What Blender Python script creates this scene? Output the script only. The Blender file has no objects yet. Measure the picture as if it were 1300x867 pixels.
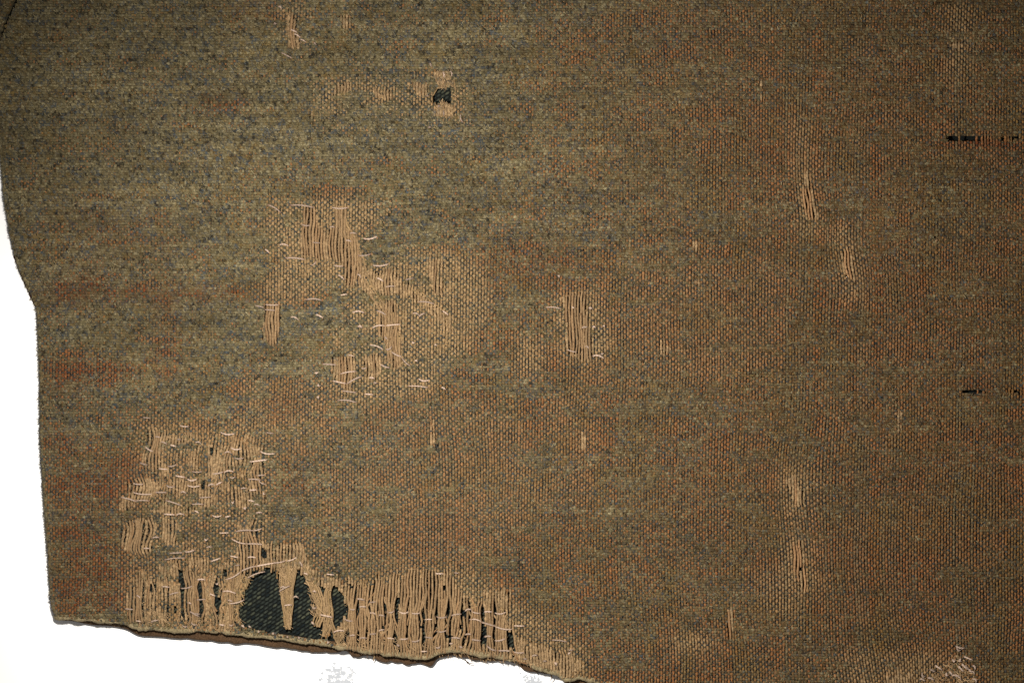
import bpy, math
import numpy as np

# ------------------------------------------------------------------ scale
# The cloth is laid out in tenths of a millimetre (1 unit of the layout = 0.1 mm),
# x to the right, y towards the wearer's hem, origin at the top left of the panel.
U = 1e-4
CX, CY = 650.0, 433.5

# ------------------------------------------------------------------ camera, light, exposure
scene = bpy.context.scene
cam_data = bpy.data.cameras.new("camera")
cam_data.lens = 100.0
cam_data.sensor_width = 36.0
cam_data.clip_start = 0.01
cam_data.clip_end = 20.0
cam = bpy.data.objects.new("camera", cam_data)
scene.collection.objects.link(cam)
cam.location = (0.0, 0.0, 1300 * U * 100.0 / 36.0 + 12 * U)
scene.camera = cam

world = bpy.data.worlds.new("World")
scene.world = world
world.use_nodes = True
world.node_tree.nodes["Background"].inputs["Color"].default_value = (1.0, 0.97, 0.93, 1)
world.node_tree.nodes["Background"].inputs["Strength"].default_value = 0.2

flash_data = bpy.data.lights.new("flash", 'SPOT')
flash_data.energy = 1.38
flash_data.color = (1.0, 0.955, 0.885)
flash_data.spot_size = math.radians(100)
flash_data.spot_blend = 1.0
flash_data.shadow_soft_size = 0.005
flash = bpy.data.objects.new("flash", flash_data)
scene.collection.objects.link(flash)
flash.location = ((350 - CX) * U, (CY - 370) * U, 0.124)
_t = np.array([(720 - CX) * U, (CY - 610) * U, 0.0])
_d = _t - np.array(flash.location)
from mathutils import Vector, Matrix
flash.rotation_euler = Vector(_d).to_track_quat('-Z', 'Y').to_euler()

scene.view_settings.view_transform = 'Standard'
scene.view_settings.look = 'None'
scene.view_settings.gamma = 1.0
scene.view_settings.exposure = 0.0
scene.view_settings.use_curve_mapping = False
scene.render.engine = 'CYCLES'
scene.cycles.use_denoising = False
scene.cycles.max_bounces = 4
scene.cycles.diffuse_bounces = 2
scene.cycles.pixel_filter_type = 'BLACKMAN_HARRIS'
scene.cycles.filter_width = 1.4

COL = scene.collection
rng = np.random.default_rng(7)
GAIN = 0.52          # cloth albedo against the look of the lit colour


def lin(c):
    c = np.asarray(c, dtype=np.float64) / 255.0
    return np.where(c <= 0.04045, c / 12.92, ((c + 0.055) / 1.055) ** 2.4)


# ------------------------------------------------------------------ noise and fields (numpy)
_tab = np.random.default_rng(11).random((32, 256, 256))


def vn(x, y, sx, sy, seed):
    """smooth value noise in 0..1 with cells of sx by sy"""
    t = _tab[seed % 32]
    u = np.asarray(x) / sx + 1000.0 + seed * 17.3
    v = np.asarray(y) / sy + 1000.0 + seed * 9.1
    i = np.floor(u).astype(int); j = np.floor(v).astype(int)
    f = u - i; g = v - j
    f = f * f * (3 - 2 * f); g = g * g * (3 - 2 * g)
    i0 = i & 255; i1 = (i + 1) & 255; j0 = j & 255; j1 = (j + 1) & 255
    return (t[i0, j0] * (1 - f) + t[i1, j0] * f) * (1 - g) + (t[i0, j1] * (1 - f) + t[i1, j1] * f) * g


def fbm(x, y, sx, sy, seed, octv=3):
    a, s, tot = 0.0, 0.0, 1.0
    for o in range(octv):
        a = a + tot * vn(x, y, sx / 2 ** o, sy / 2 ** o, seed + o)
        s += tot; tot *= 0.55
    return a / s


def sstep(a, b, x):
    t = np.clip((np.asarray(x) - a) / (b - a), 0, 1)
    return t * t * (3 - 2 * t)


X0, X1, Y0, Y1 = -34, 1334, -30, 900
GX, GY = np.meshgrid(np.arange(X0, X1), np.arange(Y0, Y1), indexing='ij')


def inpoly(x, y, poly):
    ins = np.zeros(np.shape(x), bool)
    n = len(poly)
    for a in range(n):
        xa, ya = poly[a]; xb, yb = poly[(a + 1) % n]
        if ya == yb:
            continue
        c = ((ya > y) != (yb > y)) & (x < (xb - xa) * (y - ya) / (yb - ya) + xa)
        ins ^= c
    return ins


def blur(m, r):
    for ax in (0, 1):
        for _ in range(2):
            p = np.cumsum(np.pad(m, [(r + 1, r) if q == ax else (0, 0) for q in (0, 1)], mode='edge'), axis=ax)
            if ax == 0:
                m = (p[2 * r + 1:] - p[:-2 * r - 1]) / (2 * r + 1)
            else:
                m = (p[:, 2 * r + 1:] - p[:, :-2 * r - 1]) / (2 * r + 1)
    return m


def samp(f, x, y):
    u = np.clip(np.asarray(x) - X0, 0, f.shape[0] - 1.001); v = np.clip(np.asarray(y) - Y0, 0, f.shape[1] - 1.001)
    i = u.astype(int); j = v.astype(int); a = u - i; b = v - j
    return (f[i, j] * (1 - a) + f[i + 1, j] * a) * (1 - b) + (f[i, j + 1] * (1 - a) + f[i + 1, j + 1] * a) * b


def crop(ox, oy, s, pts):
    return [(ox + p[0] / s, oy + p[1] / s) for p in pts]


# outline of the cloth -------------------------------------------------------
LEFT = [(-26, -200), (-20, -60), (-14, 0), (-8, 90), (-1, 178), (4, 215), (8, 260), (15, 300), (24, 335), (35, 361), (43, 378), (47.5, 391), (49, 404),
        (50, 430), (52, 480), (52, 540), (55, 600), (57, 630), (60, 673), (63, 709), (65, 745), (68, 770), (73, 783)]
BOTTOM = [(73, 783), (103, 785), (137, 788), (161, 791), (176, 795), (200, 797), (240, 799), (270, 800), (300, 803), (332, 806), (365, 810),
          (397, 815), (429, 819), (455, 824), (480, 827), (512, 831), (545, 833), (555, 828), (577, 824), (600, 829), (631, 832), (663, 840),
          (695, 850), (708, 854), (716, 861), (734, 859), (760, 866), (800, 874), (900, 892), (1040, 905), (1360, 925)]
OUT = LEFT + BOTTOM[1:] + [(1420, 925), (1420, -200)]


def seg_dist(x, y, path):
    d = np.full(np.shape(x), 1e9)
    for (xa, ya), (xb, yb) in zip(path[:-1], path[1:]):
        ex, ey = xb - xa, yb - ya
        t = np.clip(((x - xa) * ex + (y - ya) * ey) / (ex * ex + ey * ey), 0, 1)
        d = np.minimum(d, np.hypot(x - xa - t * ex, y - ya - t * ey))
    return d


DL = seg_dist(GX, GY, LEFT)
INS = inpoly(GX, GY, OUT)
SD = np.where(INS, 1.0, -1.0) * np.minimum(DL, seg_dist(GX, GY, BOTTOM))      # signed distance to the edge
DLs = np.where(INS, DL, 0.0)

# worn places: weft gone, warp floating --------------------------------------
c2 = lambda p: crop(320, 230, 4.3333, p)
c3 = lambda p: crop(400, 380, 5.4167, p)
c4 = lambda p: crop(150, 520, 6.195, p)
c5 = lambda p: crop(150, 650, 5.78, p)
c6 = lambda p: crop(300, 680, 6.195, p)
c7 = lambda p: crop(480, 700, 4.643, p)
c8 = lambda p: crop(520, 70, 8.67, p)
cr = lambda p: crop(680, 350, 6.667, p)
BARE = [
    (1.0, c2([(285, 130), (360, 140), (365, 250), (420, 300), (450, 440), (390, 430), (270, 440), (265, 330), (290, 240)])),
    (1.0, c2([(465, 130), (530, 140), (530, 250), (575, 290), (590, 380), (600, 430), (640, 560), (700, 680), (770, 740), (820, 790), (815, 870),
              (700, 870), (690, 720), (640, 620), (580, 540), (560, 580), (520, 590), (510, 480), (460, 450), (430, 380), (420, 270), (460, 250)])),
    (1.0, c3([(430, 0), (540, 0), (560, 60), (580, 180), (600, 330), (620, 480), (540, 500), (500, 400), (480, 260), (470, 150)])),
    (1.0, c3([(300, 380), (450, 370), (460, 480), (440, 560), (380, 560), (350, 480)])),
    (0.9, c3([(110, 390), (285, 380), (280, 500), (280, 640), (190, 640), (170, 560), (110, 500)])),
    (1.0, c2([(75, 690), (160, 680), (165, 800), (140, 900), (55, 900)])),
    (0.8, c2([(600, 500), (760, 480), (900, 600), (1010, 680), (1090, 720), (1110, 850), (1050, 840), (960, 700), (860, 640), (700, 620)])),
    (0.7, c2([(950, 430), (1060, 430), (1060, 640), (1000, 640)])),
    (0.50, [(190, 538), (250, 545), (338, 550), (342, 640), (300, 652), (240, 655), (150, 650), (150, 640), (176, 600)]),
    (0.74, [(265, 560), (338, 565), (338, 602), (265, 608)]), (0.74, c4([(50, 560), (210, 520), (400, 600), (400, 690), (120, 730)])), (0.72, [(188, 545), (215, 548), (212, 590), (186, 590)]),
    (0.40, [(155, 650), (340, 645), (338, 700), (312, 725), (165, 735), (175, 720)]), (0.72, [(300, 660), (330, 660), (332, 720), (305, 730)]), (0.7, [(205, 655), (232, 650), (228, 690), (208, 690)]),
    (0.60, [(232, 705), (312, 712), (303, 800), (165, 792), (160, 745), (180, 728)]),
    (0.78, [(232, 730), (300, 725), (303, 800), (225, 795)]), (0.78, [(172, 735), (196, 735), (205, 795), (175, 795)]),
    (1.1, [(440, 742), (470, 738), (500, 727), (570, 724), (600, 765), (640, 775), (652, 800), (660, 845), (600, 832), (540, 838), (440, 825)]),
    (0.85, [(645, 808), (690, 822), (725, 828), (745, 850), (720, 864), (690, 855), (640, 840)]),
    (1.1, [(398, 745), (425, 735), (460, 735), (470, 835), (425, 825), (412, 780)]),
    (1.1, [(310, 690), (352, 688), (384, 690), (400, 728), (440, 745), (440, 770), (400, 745), (380, 722), (350, 722), (310, 732)]),
    (1.0, cr([(210, 180), (440, 150), (435, 300), (470, 480), (500, 640), (470, 720), (300, 700), (250, 640), (255, 480), (230, 300)])),
    (1.0, [(1016, 240), (1030, 236), (1039, 282), (1022, 278)]), (0.9, [(1020, 215), (1030, 215), (1030, 236), (1020, 236)]),
    (1.0, [(1066, 320), (1078, 315), (1087, 356), (1074, 358)]),
    (1.0, [(996, 606), (1011, 602), (1025, 642), (1005, 644)]), (1.0, [(1002, 690), (1018, 686), (1026, 746), (1014, 738), (1006, 730)]),
    (0.9, [(366, 16), (376, 18), (384, 66), (366, 66)]),
    (0.9, [(433, 18), (446, 22), (446, 40), (434, 40)]), (0.75, [(426, 112), (446, 102), (448, 120), (420, 124)]),
    (0.7, [(470, 108), (505, 112), (502, 130), (476, 124)]), (0.8, [(392, 138), (408, 134), (410, 152), (394, 154)]),
    (0.7, [(520, 104), (545, 106), (548, 122), (530, 124)]),
    (1.0, c8([(270, 200), (460, 190), (450, 370), (310, 380), (290, 300)])), (1.0, c8([(330, 560), (400, 540), (470, 580), (480, 690), (270, 690), (260, 620)])), (0.8, c8([(470, 270), (510, 270), (510, 640), (470, 640)])),
    (0.8, [(836, 428), (854, 430), (852, 450), (838, 450)]), (0.8, [(922, 770), (932, 770), (932, 812), (924, 812)]),
    (0.8, [(1203, 50), (1222, 52), (1220, 68), (1206, 68)]), (0.7, [(1176, 300), (1190, 302), (1190, 322), (1178, 322)]),
    (0.7, [(962, 104), (970, 104), (970, 132), (964, 132)]), (0.7, [(735, 540), (745, 540), (745, 575), (738, 575)]),
    (0.7, [(874, 305), (886, 305), (888, 322), (878, 322)]), (0.7, [(880, 354), (890, 354), (890, 372), (882, 372)]),
    (0.62, [(1090, 848), (1160, 856), (1190, 875), (1090, 885)]), (0.7, [(545, 530), (555, 530), (555, 570), (547, 570)]),
    (0.7, [(1135, 520), (1145, 520), (1145, 548), (1137, 548)]), (0.65, [(890, 685), (896, 685), (896, 712), (890, 712)]),
    (0.85, [(610, 752), (650, 750), (652, 776), (620, 776)]), (0.85, [(155, 660), (200, 655), (195, 705), (158, 700)]),
]
SEMI = [
    (0.62, c2([(70, 110), (620, 100), (780, 170), (760, 240), (620, 260), (600, 330), (660, 470), (900, 370), (1060, 380), (1250, 420), (1330, 650),
               (1220, 880), (900, 1000), (480, 980), (430, 870), (560, 640), (480, 560), (300, 640), (70, 680), (60, 560), (200, 430), (70, 400)])),
    (0.52, c3([(250, 60), (600, 60), (1050, 40), (1120, 330), (1000, 420), (840, 560), (850, 640), (480, 720), (300, 760), (100, 700), (100, 480), (260, 380)])),
    (0.34, [(170, 530), (345, 530), (350, 720), (300, 800), (160, 795), (150, 640)]),
    (0.35, [(300, 480), (420, 480), (420, 560), (350, 600), (350, 560), (300, 530)]),
    (0.22, [(430, 520), (600, 500), (660, 520), (700, 640), (600, 730), (420, 735), (360, 690), (400, 600)]),
    (0.5, cr([(150, 130), (520, 120), (600, 420), (680, 560), (560, 760), (240, 760), (160, 560)])),
    (0.5, [(440, 722), (590, 718), (660, 765), (750, 815), (750, 870), (430, 830)]),
    (0.38, [(1000, 150), (1035, 150), (1045, 300), (1010, 300)]), (0.45, [(1055, 290), (1085, 290), (1100, 380), (1065, 380)]),
    (0.38, [(985, 590), (1040, 590), (1045, 660), (990, 660)]), (0.38, [(990, 670), (1040, 670), (1045, 760), (985, 760)]),
    (0.38, [(960, 725), (1020, 725), (1020, 780), (960, 780)]), (0.6, [(850, 805), (905, 805), (905, 828), (850, 828)]),
    (0.5, [(390, 95), (600, 95), (600, 165), (520, 170), (390, 160)]), (0.45, [(655, 420), (700, 420), (690, 480), (655, 480)]),
    (0.4, [(1060, 825), (1200, 825), (1200, 870), (1060, 870)]), (0.2, [(690, 500), (750, 470), (760, 640), (700, 640)]),
    (0.35, [(1195, 0), (1235, 0), (1235, 110), (1195, 110)]), (0.5, [(350, 0), (395, 0), (395, 75), (350, 75)]),
    (0.15, [(740, 330), (1000, 330), (1000, 480), (740, 500)]),
]
HOLE = [
    [(341, 721), (350, 722), (355, 745), (357, 764), (360, 783), (363, 799), (369, 806), (345, 802), (316, 796), (307, 790), (304, 770), (310, 755), (316, 735), (328, 729)],
    c6([(490, 260), (540, 295), (580, 420), (610, 520), (590, 600), (590, 690), (640, 720), (690, 790), (740, 805), (640, 815), (440, 785), (430, 720), (450, 600), (460, 480), (475, 350)]),
    c6([(335, 250), (500, 250), (470, 500), (440, 720), (420, 790), (380, 720), (340, 400)]),
    c6([(540, 330), (740, 420), (760, 700), (700, 800), (600, 800), (580, 500)]), c6([(740, 700), (800, 700), (790, 830), (740, 830)]),
    c6([(690, 640), (740, 640), (760, 720), (700, 800), (640, 740)]),
    c6([(755, 400), (800, 385), (850, 480), (870, 580), (850, 640), (790, 720), (765, 700), (750, 560), (745, 450)]),
    c6([(820, 780), (870, 765), (880, 825), (830, 850)]),
    c6([(200, 100), (250, 120), (258, 185), (225, 175)]), c6([(690, 555), (715, 550), (715, 605), (690, 600)]),
    c6([(885, 370), (925, 390), (920, 440), (895, 420)]),
    c8([(300, 375), (440, 365), (468, 430), (445, 565), (385, 535), (335, 585), (285, 540), (268, 460)]),
    c5([(462, 410), (480, 420), (490, 520), (470, 545), (458, 500)]), c5([(478, 560), (498, 580), (495, 690), (470, 680)]),
    c5([(715, 520), (750, 540), (745, 590), (720, 580)]), c5([(715, 630), (770, 610), (765, 690), (730, 720)]),
    c5([(425, 670), (440, 680), (430, 740), (415, 720)]), c5([(250, 510), (290, 530), (270, 590), (250, 570)]),
    c5([(790, 410), (830, 440), (800, 480), (780, 450)]), c5([(1065, 260), (1105, 290), (1090, 325), (1065, 300)]),
    c5([(945, 410), (968, 410), (965, 465), (945, 460)]), c5([(1000, 410), (1040, 400), (1030, 440), (990, 450)]),
    c4([(748, 290), (756, 340), (742, 370), (722, 335)]), c4([(672, 545), (696, 560), (690, 630), (668, 615)]),
    c7([(90, 335), (125, 360), (130, 410), (105, 430), (85, 400)]), c7([(120, 250), (135, 280), (130, 305), (112, 290)]),
    c7([(495, 330), (520, 350), (510, 400), (492, 390)]), c7([(515, 440), (545, 460), (540, 520), (520, 500)]),
    c7([(405, 465), (440, 480), (440, 520), (415, 510)]), c7([(610, 420), (640, 440), (645, 530), (615, 545), (620, 480)]),
    c7([(755, 480), (800, 480), (805, 560), (765, 550)]), c7([(385, 195), (400, 200), (398, 260), (385, 240)]),
    c7([(30, 410), (45, 420), (40, 460), (28, 450)]), c7([(345, 330), (355, 350), (345, 400), (335, 370)]),
    c7([(255, 410), (265, 420), (262, 470), (252, 460)]), c7([(480, 405), (495, 420), (490, 460), (478, 440)]),
    c3([(592, 210), (604, 240), (608, 290), (594, 300)]),
    [(1014, 712), (1016, 712), (1017, 724), (1014.5, 722)],
]


HOLE.append([(27, -30), (24, 0), (16, 17), (8, 37), (1, 57), (-6, 74), (-9, 74), (-3, 56), (4, 35), (12, 14), (20, -2), (23, -30)])
SLIT = []
_sr = np.random.default_rng(3)
for yy, xa, xb in ((177, 1201, 1226), (177.3, 1226, 1320), (498, 1209, 1320)):
    xx = xa
    while xx < xb:
        wdt = _sr.uniform(6, 14)
        up, dn = (_sr.uniform(2.4, 3.4), _sr.uniform(2.2, 3.0)) if xb == 1226 else (_sr.uniform(1.3, 2.3), _sr.uniform(1.3, 2.2))
        if xb == 1226 or _sr.random() < 0.7:
            SLIT.append([(xx, yy - up), (xx + wdt + 1, yy - up * 0.8), (xx + wdt + 1, yy + dn * 0.8), (xx, yy + dn)])
        xx += wdt


def paint(shapes, r, mode='max'):
    f = np.zeros(GX.shape)
    for a, p in shapes:
        px = [q[0] for q in p]; py = [q[1] for q in p]
        i0, i1 = int(max(min(px) - 14 - X0, 0)), int(min(max(px) + 15 - X0, GX.shape[0]))
        j0, j1 = int(max(min(py) - 14 - Y0, 0)), int(min(max(py) + 15 - Y0, GX.shape[1]))
        if i1 <= i0 or j1 <= j0:
            continue
        m = inpoly(GX[i0:i1, j0:j1] + 0.5, GY[i0:i1, j0:j1] + 0.5, p).astype(float)
        m = blur(m, r) if r else m
        f[i0:i1, j0:j1] = np.maximum(f[i0:i1, j0:j1], a * m)
    return f


EB = paint(BARE, 2)
ragg = fbm(GX, GY, 13, 11, 3, 2)
EF = EB * 1.25 - (1 - np.clip(EB, 0, 1)) * 0.2 - 1.5 * np.clip(ragg - 0.36, 0, 1) * np.where(EB > 0.97, 0.5, 1.0)   # > 0.5: no weft
HF = paint([(1.0, p) for p in HOLE], 1)
HS = paint([(1.0, p) for p in SLIT], 1)
SF = blur(paint(SEMI, 5), 9)
SF = np.clip(SF * (0.55 + 0.9 * fbm(GX, GY, 34, 22, 6, 3)), 0, 1)


def ell(x, y, lst):
    f = np.zeros(np.shape(x))
    for cx, cy, rx, ry, a in lst:
        d = ((x - cx) / rx) ** 2 + ((y - cy) / ry) ** 2
        f = f + a * np.exp(-d)
    return f


RUST = [(215, 372, 120, 13, .75), (95, 368, 45, 26, .7), (212, 432, 18, 55, .7), (125, 612, 75, 22, .8), (170, 605, 22, 30, .7), (115, 700, 60, 55, .75),
        (85, 480, 45, 28, .6), (140, 300, 80, 50, .3), (110, 760, 60, 20, .5), (140, 470, 40, 14, .5), (80, 560, 40, 20, .4),
        (1140, 370, 160, 60, .2), (1000, 180, 130, 70, .15), (1220, 600, 120, 90, .18), (930, 400, 120, 50, .15), (560, 680, 60, 40, .25), (700, 330, 60, 30, .2),
        (840, 50, 120, 40, .12), (330, 15, 40, 20, .5), (285, 130, 30, 14, .5), (360, 520, 26, 30, .6), (640, 330, 40, 30, .3), (370, 600, 25, 40, .3),
        (1262, 184, 65, 5, 1.0), (1250, 490, 70, 12, .4), (1090, 730, 120, 50, .15)]


def rust(x, y):
    n = fbm(x, y, 46, 16, 5, 3)
    return np.clip(1.05 * ell(x, y, RUST) * (0.1 + 1.8 * fbm(x, y, 30, 9, 7, 3)) + 0.6 * np.clip(n - 0.58, 0, 1), 0, 1)


def warp_seen(x, y):
    """0: nap hides the warp, 1: warp stands clear"""
    base = 0.24 + 0.30 * sstep(560, 900, x + 0.4 * y) + 0.16 * sstep(380, 620, y)
    base = base - 0.10 * sstep(300, 100, y) * sstep(700, 300, x) - 0.15 * sstep(120, 20, x) * sstep(400, 200, y)
    n = fbm(x, y, 60, 20, 9, 4)
    n2 = fbm(x, y, 160, 110, 14, 2)
    v = base + 0.75 * (n - 0.5) + 0.3 * (n2 - 0.5)
    s = samp(SF, x, y)
    n4 = fbm(x, y, 17, 9, 12, 2)
    v = v + 0.6 * rust(x, y) + 1.0 * s + 0.8 * s * (n - .5) + 0.9 * (n4 - 0.5) + 0.38 * (vn(x, y, 100, 5.5, 2) - 0.5)
    return np.clip(v, 0, 1)


def height(x, y):
    z = 23 + 3.0 * (fbm(x, y, 260, 200, 17, 2) - 0.5) * 2 + 0.8 * (vn(x, y, 50, 30, 20) - 0.5)
    d = samp(DLs, x, y)
    r = np.clip(1 - d / 11.0, 0, 1)
    z = z - 9.0 * (1 - np.sqrt(np.clip(1 - r * r, 0, 1)))
    z = z - 10 * sstep(180, 0, x) * sstep(300, 0, y) * 0.6
    return z


def drift(x, y):
    dx = 8 * (vn(x, y, 300, 230, 21) - 0.5) + 3.0 * (vn(x, y, 70, 60, 22) - 0.5)
    dx = dx + 10 * sstep(700, 880, y) * sstep(1000, 1090, x) * (1 - sstep(1090, 1220, x)) * (y - 760) / 100.0 * sstep(760, 790, y)
    dx = dx + 7 * ell(x, y, [(1016, 660, 40, 90, 1)]) * (y - 660) / 60.0 + 7 * ell(x, y, [(1072, 335, 35, 50, 1)]) * (y - 335) / 40.0
    dx = dx + 5 * ell(x, y, [(1028, 250, 35, 50, 1)]) * (y - 250) / 40.0
    dy = 7 * (vn(x, y, 340, 200, 23) - 0.5) + 2.6 * (vn(x, y, 60, 50, 24) - 0.5)
    return dx, dy


BUND = [(172, 184), (186, 197), (198, 214), (214, 232), (236, 256), (256, 276), (281, 303), (303, 318),
        (442, 455), (455, 468), (468, 480), (480, 490), (490, 503), (505, 520), (520, 537), (537, 553), (553, 569), (571, 588), (590, 600), (596, 613), (613, 627), (627, 643),
        (650, 668)]
_br = np.random.default_rng(5)
BS = np.where(np.arange(len(BUND)) < 8, _br.uniform(0.5, 0.75, len(BUND)), _br.uniform(0.48, 0.72, len(BUND)))
BT = [(_br.uniform(738, 752), _br.uniform(766, 783)) if q < 8 else (_br.uniform(768, 784) + max(0, (a_[0] - 600) * 0.28), _br.uniform(796, 812) + max(0, (a_[0] - 600) * 0.28)) for q, a_ in enumerate(BUND)]


def bundle(x, y):
    """warp drawn together by the darning: waisted bundles, tightest at the ties"""
    dx = np.zeros(np.shape(x))
    e = sstep(0.3, 0.8, samp(blur0, x, y))
    for (a, b), s, (t1, t2) in zip(BUND, BS, BT):
        c = 0.5 * (a + b); w = np.clip(1 - (np.abs(x - c) - 0.5 * (b - a)) / 2.0, 0, 1)
        k = np.maximum(np.exp(-((y - t1) / 11.0) ** 2), np.exp(-((y - t2) / 10.0) ** 2))
        k = np.maximum(k, 0.55 * sstep(t1 - 8, t1, y) * sstep(t2 + 8, t2, y))
        dx = dx + w * k * (c - x) * (1 - s)
    n = (vn(x, y, 11, 22, 25) - 0.5) * 10 + (vn(x, y, 34, 30, 26) - 0.5) * 9
    big = sstep(345, 330, x) * sstep(530, 550, y)
    return dx * e + n * e * np.where(y > 715, 0.3, 0.30 + 0.5 * big)


blur0 = blur(np.clip(EB, 0, 1), 4)

# ------------------------------------------------------------------ mesh helpers


def mesh_from(name, verts, quads, cols=None, smooth=True):
    """verts N,3 (layout units, z up), quads M,4 (a triangle repeats nothing: M,3 allowed)"""
    me = bpy.data.meshes.new(name)
    v = np.empty((len(verts), 3), np.float32)
    v[:, 0] = (verts[:, 0] - CX) * U; v[:, 1] = (CY - verts[:, 1]) * U; v[:, 2] = verts[:, 2] * U
    k = quads.shape[1]
    me.vertices.add(len(v)); me.vertices.foreach_set("co", v.ravel())
    me.loops.add(quads.size); me.loops.foreach_set("vertex_index", quads.astype(np.int32).ravel())
    me.polygons.add(len(quads))
    me.polygons.foreach_set("loop_start", np.arange(0, quads.size, k, dtype=np.int32))
    if cols is not None:
        a = me.color_attributes.new("tint", 'FLOAT_COLOR', 'POINT')
        c = np.ones((len(v), 4), np.float32); c[:, :3] = cols
        a.data.foreach_set("color", c.ravel())
    me.update(calc_edges=True)
    me.validate()
    if smooth:
        me.polygons.foreach_set("use_smooth", np.ones(len(me.polygons), bool))
    return me


def link(name, me, mat, parent=None, kind=None, label=None):
    o = bpy.data.objects.new(name, me)
    COL.objects.link(o)
    if me is not None and mat is not None and not me.materials:
        me.materials.append(mat)
    if parent is not None:
        o.parent = parent
    if kind:
        o["kind"] = kind
    if label:
        o["label"] = label
    return o


def wool(name, grain=0.55, rough=0.92, sheen=0.15, scale=0.9):
    m = bpy.data.materials.new(name); m.use_nodes = True
    nt = m.node_tree; b = nt.nodes["Principled BSDF"]
    at = nt.nodes.new("ShaderNodeAttribute"); at.attribute_name = "tint"
    tc = nt.nodes.new("ShaderNodeTexCoord")
    mp = nt.nodes.new("ShaderNodeMapping"); mp.inputs["Scale"].default_value = (1 / (scale * 1.6 * U), 1 / (scale * 1.6 * U), 1 / (scale * 1.6 * U))
    nz = nt.nodes.new("ShaderNodeTexNoise"); nz.inputs["Scale"].default_value = 1.0; nz.inputs["Detail"].default_value = 2.0
    mr = nt.nodes.new("ShaderNodeMapRange")
    mr.inputs["From Min"].default_value = 0.25; mr.inputs["From Max"].default_value = 0.75
    mr.inputs["To Min"].default_value = 1 - grain; mr.inputs["To Max"].default_value = 1 + grain
    mx = nt.nodes.new("ShaderNodeVectorMath"); mx.operation = 'SCALE'
    nt.links.new(tc.outputs["Object"], mp.inputs["Vector"]); nt.links.new(mp.outputs["Vector"], nz.inputs["Vector"])
    nt.links.new(nz.outputs["Fac"], mr.inputs["Value"])
    nt.links.new(at.outputs["Color"], mx.inputs[0]); nt.links.new(mr.outputs["Result"], mx.inputs["Scale"])
    nt.links.new(mx.outputs["Vector"], b.inputs["Base Color"])
    b.inputs["Roughness"].default_value = rough
    b.inputs["Specular IOR Level"].default_value = 0.12
    b.inputs["Sheen Weight"].default_value = sheen; b.inputs["Sheen Roughness"].default_value = 0.5
    b.inputs["Sheen Tint"].default_value = (0.75, 0.65, 0.5, 1)
    return m


M_WEAVE = wool("wool_weave", 0.45, sheen=0.0)
M_NAP = wool("wool_nap", 0.3, sheen=0.0)
M_TAN = wool("bare_warp", 0.40, sheen=0.05, scale=0.7)
M_LINING = wool("lining_twill", 0.4, sheen=0.0)
M_HEM = wool("hem_felt", 0.45, sheen=0.05, scale=1.2)

# palette: colours as lit in the photograph
OLIVE, PALE, BLUE, SLATE, BROWN, OCHRE = [lin(c) * GAIN for c in ((115, 105, 75), (160, 148, 114), (72, 82, 88), (33, 35, 31), (104, 75, 42), (126, 102, 56))]
TAN, ORANGE, RUSTC = [lin(c) * GAIN for c in ((178, 146, 104), (162, 109, 66), (138, 76, 42))]
BARE_TAN, BARE_DARK = lin((180, 149, 110)) * GAIN, lin((120, 88, 58)) * GAIN


def mixc(a, b, t):
    t = np.asarray(t)[..., None]
    return a * (1 - t) + b * t


def heather(x, y, seed, r):
    """fleecy mixture colour of the fulled wool"""
    n2 = vn(x, y, 11, 8, seed + 1); n3 = vn(x, y, 60, 25, seed + 2)
    sh = np.shape(x)
    c = mixc(np.broadcast_to(OLIVE, sh + (3,)), PALE, np.clip((r.random(sh) - 0.48) * 1.9, 0, 1))
    bl = np.clip((0.40 * vn(x, y, 4, 3.5, seed) + 0.22 * n2 + 0.55 * r.random(sh) - 0.65) * 5, 0, 1)
    c = mixc(c, BLUE, bl * 0.9)
    dk = np.clip((0.45 * vn(x, y, 4, 4, seed + 3) + 0.6 * r.random(sh) - 0.65) * 5, 0, 1)
    c = mixc(c, SLATE, dk * 0.92)
    oc = np.clip((0.4 * vn(x, y, 6, 5, seed + 4) + 0.25 * n3 + 0.5 * r.random(sh) - 0.70) * 4, 0, 1)
    c = mixc(c, OCHRE, oc * 0.75)
    rs = rust(x, y)
    c = mixc(c, mixc(np.broadcast_to(BROWN, sh + (3,)), RUSTC, 0.5 * r.random(sh)), np.clip(rs * 0.6 * (1.6 * r.random(sh) - 0.3), 0, 1))
    right = 0.55 * sstep(500, 1150, x) + 0.10
    c = mixc(c, BROWN, np.clip(right * (2.2 * r.random(sh) - 0.5), 0, 1))
    return c * ((0.72 + 0.56 * fbm(x, y, 80, 30, seed + 5, 3)) * (0.84 + 0.32 * vn(x, y, 110, 4.5, seed + 6)))[..., None]


def warp_colour(x, y, e, r):
    t = np.clip(2.0 * samp(SF, x, y) + 0.25 * (r.random(np.shape(x)) - 0.5), 0, 1)
    c = mixc(np.broadcast_to(ORANGE, np.shape(x) + (3,)), TAN, t)
    c = mixc(c, OCHRE * 1.2, np.clip((vn(x, y, 22, 40, 28) - 0.45) * 1.6, 0, 0.8) * (1 - t))
    c = mixc(c, RUSTC, np.clip(rust(x, y) * 1.1 * (0.5 + r.random(np.shape(x))), 0, 1) * (1 - 0.75 * t))
    c = mixc(c, BARE_TAN, sstep(0.3, 0.6, e))
    return c * (0.62 + 0.6 * r.random(np.shape(x)))[..., None]


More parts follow.
